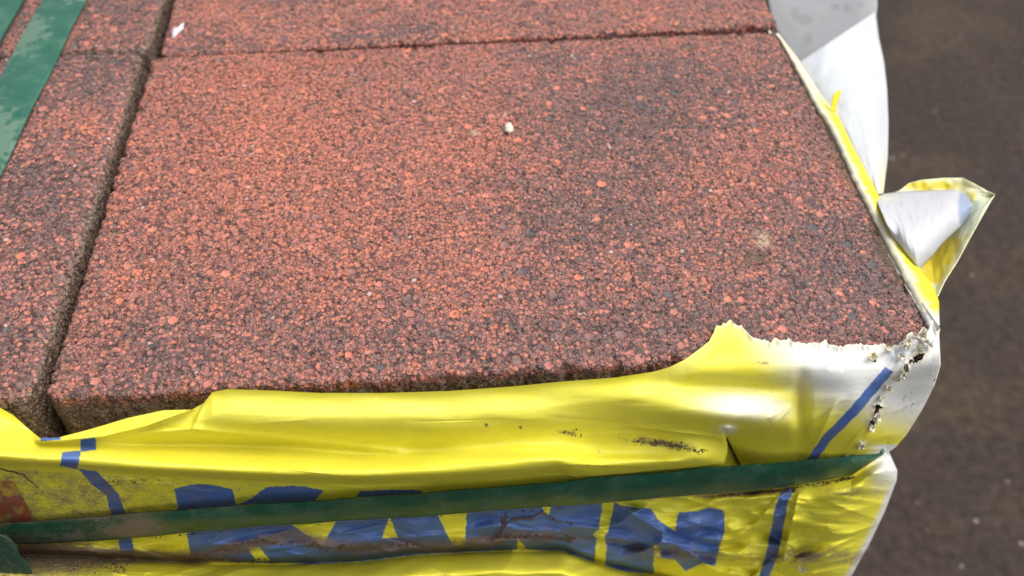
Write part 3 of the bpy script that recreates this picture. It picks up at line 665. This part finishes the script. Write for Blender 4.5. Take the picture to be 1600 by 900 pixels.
sdirt = .10 * (vnoise(SU / 30, SV * 1.5, 9) > .55) + .58 * blob(SU, SPY, 205, 824, 60, 14, -5) + .26 * sstep(500, 100, SU) + .12 * (SV > .6) + .22 * sstep(.15, 0, SV) * (SU < 900) + .2 * blob(SU, SPY, 330, 812, 40, 12) + .06
sdirt = np.concatenate([sdirt, np.repeat(sdirt[:, -1:], 9, 1)], 1)
st1 = ribbon('packing_strap', face, .0011, STRAP, sdirt)
G3 = 'green packing straps'
tag(st1, 'scuffed dark green strap running across the front over the blue lettering', 'strap', G3)

# wide strap over the top at the left, running back to front and down the front face
def top_strap(xl, xr, zt, y_back, y_front, z_end, lean=0.0, drift=0.0):
    prof = []                                  # (y, z) along the band
    for y in np.linspace(y_back, y_front + .02, 150): prof.append((y, zt + .0006 * math.sin(y * 60)))
    for a in np.linspace(0, math.pi / 2, 16)[1:]: prof.append((y_front + .02 - .02 * math.sin(a), zt - .02 + .02 * math.cos(a)))
    n0 = len(prof)
    for z in np.linspace(zt - .021, z_end, 90)[1:]: prof.append((y_front - .035 * math.sin(min(1, (zt - z) / .16) * math.pi / 2), z))
    prof = np.array(prof); s = np.linspace(0, 1, 13)
    X = xl + (xr - xl) * s[:, None] + 0 * prof[None, :, 0] + lean * (prof[None, :, 0] - .28)
    X = X + drift * sstep(.034, .072, -prof[None, :, 1])
    Z = prof[None, :, 1] + .0012 * np.sin(s[:, None] * math.pi)
    Yy = prof[None, :, 0] + 0 * X
    return np.stack([X, Yy, Z], -1)
A = top_strap(-.0985, -.0655, .0030, .62, -.014, -.62, lean=.028, drift=.046)
A[..., 0] += (A[..., 2] < -.03) * (fbm(A[..., 2] * 160, A[..., 0] * 30, 3, 5) - .5) * .006; A[..., 1] += (A[..., 2] < -.03) * (fbm(A[..., 2] * 220, A[..., 0] * 220, 3, 6) - .5) * .004
wx, wy = A[..., 0], A[..., 1]
cw = on_z(60, 75, 0); cw2 = on_z(15, 190, 0)
wet = .62 * np.exp(-(((wx - cw[0] + .012) / .022) ** 2 + ((wy - .33) / .035) ** 2)) + .75 * np.exp(-(((wx + .095) / .035) ** 2 + ((wy - .20) / .055) ** 2)) + .45 * np.exp(-(((wx + .07) / .012) ** 2 + ((wy - .385) / .012) ** 2))
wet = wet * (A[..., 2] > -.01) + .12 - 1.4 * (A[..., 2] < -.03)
dtop = np.where(A[..., 2] < -.03, .34, .02)
st2 = ribbon('packing_strap', A, .0010, STRAP_TOP, dtop, wet)
tag(st2, 'wide green strap with dried water marks crossing the narrow slabs at top left', 'strap', G3)
B = top_strap(-.175, -.1155, -.003, .62, -.02, -.62, lean=.0)  # green plastic beyond the slabs, modelled as a strap-like band
st3 = ribbon('packing_strap', B, .0010, STRAP_TOP, np.full(B.shape[:2], .02), np.full(B.shape[:2], .2))
tag(st3, 'bright green band at the very top left corner, beyond the slabs', 'strap', G3)

# ------------------------------------------------------------------ bits and pieces
def lump(name, c, r, mat, seed, rough=1.0):
    import bmesh
    bm = bmesh.new(); bmesh.ops.create_icosphere(bm, subdivisions=3, radius=1)
    for v in bm.verts:
        k = 1 + .55 * rough * (fbm(np.array(v.co.x * 1.7 * rough + 9), np.array(v.co.y * 1.7 * rough + v.co.z * 1.3), 3, seed) - .5) * 2
        v.co = Vector((v.co.x * r[0] * k, v.co.y * r[1] * k, v.co.z * r[2] * k))
    me = bpy.data.meshes.new(name); bm.to_mesh(me); bm.free(); me.materials.append(mat)
    for p in me.polygons: p.use_smooth = True
    o = bpy.data.objects.new(name, me); C.objects.link(o); o.location = c
    return o
PALE = plain('pale stone', (.72, .66, .52), .8, (.55, .48, .36), 600); WHITE = plain('white residue', (.74, .68, .74), .7, (.55, .48, .52), 700)
p = on_z(795, 203, .001); o = lump('stone_chip', (p[0], p[1], .0022), (.0030, .0044, .0026), PALE, 3); tag(o, 'small cream stone chip lying on the large middle slab', 'stone chip')
p = on_z(277, 48, .001); o = lump('plaster_crumb', (p[0], p[1], .0010), (.0026, .0082, .0011), WHITE, 8, 1.6); o.rotation_euler[2] = -.3; tag(o, 'whitish flat crumb at the back corner of the gap between slabs', 'crumb')

def crumbs():
    V, Fc = [], []
    base = np.array([(1, 0, 0), (-1, 0, 0), (0, 1, 0), (0, -1, 0), (0, 0, 1), (0, 0, -1)], float)
    tri = [(0, 2, 4), (2, 1, 4), (1, 3, 4), (3, 0, 4), (2, 0, 5), (1, 2, 5), (3, 1, 5), (0, 3, 5)]
    lines = [([(280, 872), (340, 862), (400, 845), (470, 852), (540, 858), (620, 850), (680, 856)], 380, 4.5, 1.0), ([(790, 805), (786, 822), (775, 838), (800, 838), (850, 838), (900, 842)], 420, 3.5, 1.15),
             ([(786, 812), (830, 810), (846, 800), (870, 815), (895, 818)], 170, 2, 1.0), ([(1120, 775), (1180, 770), (1235, 764), (1300, 752), (1335, 745)], 300, 3, .9), ([(310, 872), (420, 876), (455, 878)], 140, 3, 1.0),
             ([(990, 690), (1040, 694), (1100, 706)], 260, 5, .7), ([(0, 870), (100, 880), (200, 885)], 320, 9, 1.1), ([(220, 830), (300, 826), (420, 820)], 60, 3, .8), ([(600, 812), (900, 792)], 60, 2.5, .7), ([(880, 675), (905, 680)], 50, 4, .6),
             ([(300, 800), (640, 776)], 60, 2.5, .7), ([(950, 845), (1040, 860), (1110, 870)], 140, 6, .8), ([(1245, 870), (1262, 866)], 60, 4, 1.0), ([(140, 760), (250, 750)], 80, 5, .6)]
    for pts, n, spread, sz in lines:
        pts = np.array(pts, float); L = np.r_[0, np.cumsum(np.hypot(*np.diff(pts, axis=0).T))]
        for _ in range(int(n * .7)):
            t = random.random() * L[-1]; x = np.interp(t, L, pts[:, 0]) + random.gauss(0, spread); y = np.interp(t, L, pts[:, 1]) + random.gauss(0, spread * .55)
            if ST_T(x) - 2 < y < ST_B(x) + 2 and random.random() < .85: y = float(ST_B(x)) + 3
            c = film_point(np.array(x), np.array(y), .0002); r = sz * random.uniform(.00022, .0011) * (1.6 if random.random() < .06 else .8)
            R = np.linalg.qr(rng.normal(size=(3, 3)))[0]; b0 = len(V)
            for q in (base * rng.uniform(.6, 1.3, (6, 1))) @ R: V.append(c + q * r)
            Fc += [(a + b0, b + b0, c_ + b0) for a, b, c_ in tri]
    o = link_mesh('soil_crumbs', V, Fc, SOIL, smooth=False); o['kind'] = 'stuff'; o['label'] = 'loose brown soil and grit caught in the folds of the film'
    return o
crumbs()
# grit lying in the joint and on the slabs' rough top is part of the concrete; two dry roots lie on the film
def hair(pts, r, label, seed):
    P = np.array(pts, float); u = np.linspace(0, 1, 60); L = np.linspace(0, 1, len(P))
    x = np.interp(u, L, P[:, 0]) + 3 * (vnoise(u * 9, 0 * u, seed) - .5); y = np.interp(u, L, P[:, 1]) + 3 * (vnoise(u * 9, 0 * u, seed + 1) - .5)
    c = film_point(x, y, .0006); V = []; n = 5
    for i in range(60):
        for k in range(n): a = 6.283 * k / n; V.append(c[i] + r * (1 - .6 * u[i]) * np.array((.4 * math.cos(a), math.cos(a) * .9, math.sin(a))))
    Fc = [(i * n + k, i * n + (k + 1) % n, (i + 1) * n + (k + 1) % n, (i + 1) * n + k) for i in range(59) for k in range(n)]
    o = link_mesh('dry_root', V, Fc, SOIL); tag(o, label, 'root', 'dry roots on the film')
hair([(-10, 724 + 8), (15, 736), (35, 741), (48, 752), (60, 762)], .00045, 'thin dark root lying on the dirty film at the left edge, above the strap', 3)
hair([(848, 800), (835, 808), (800, 812), (788, 822), (782, 836), (775, 842)], .0006, 'branching brown root on the blue lettering just below the strap', 13)
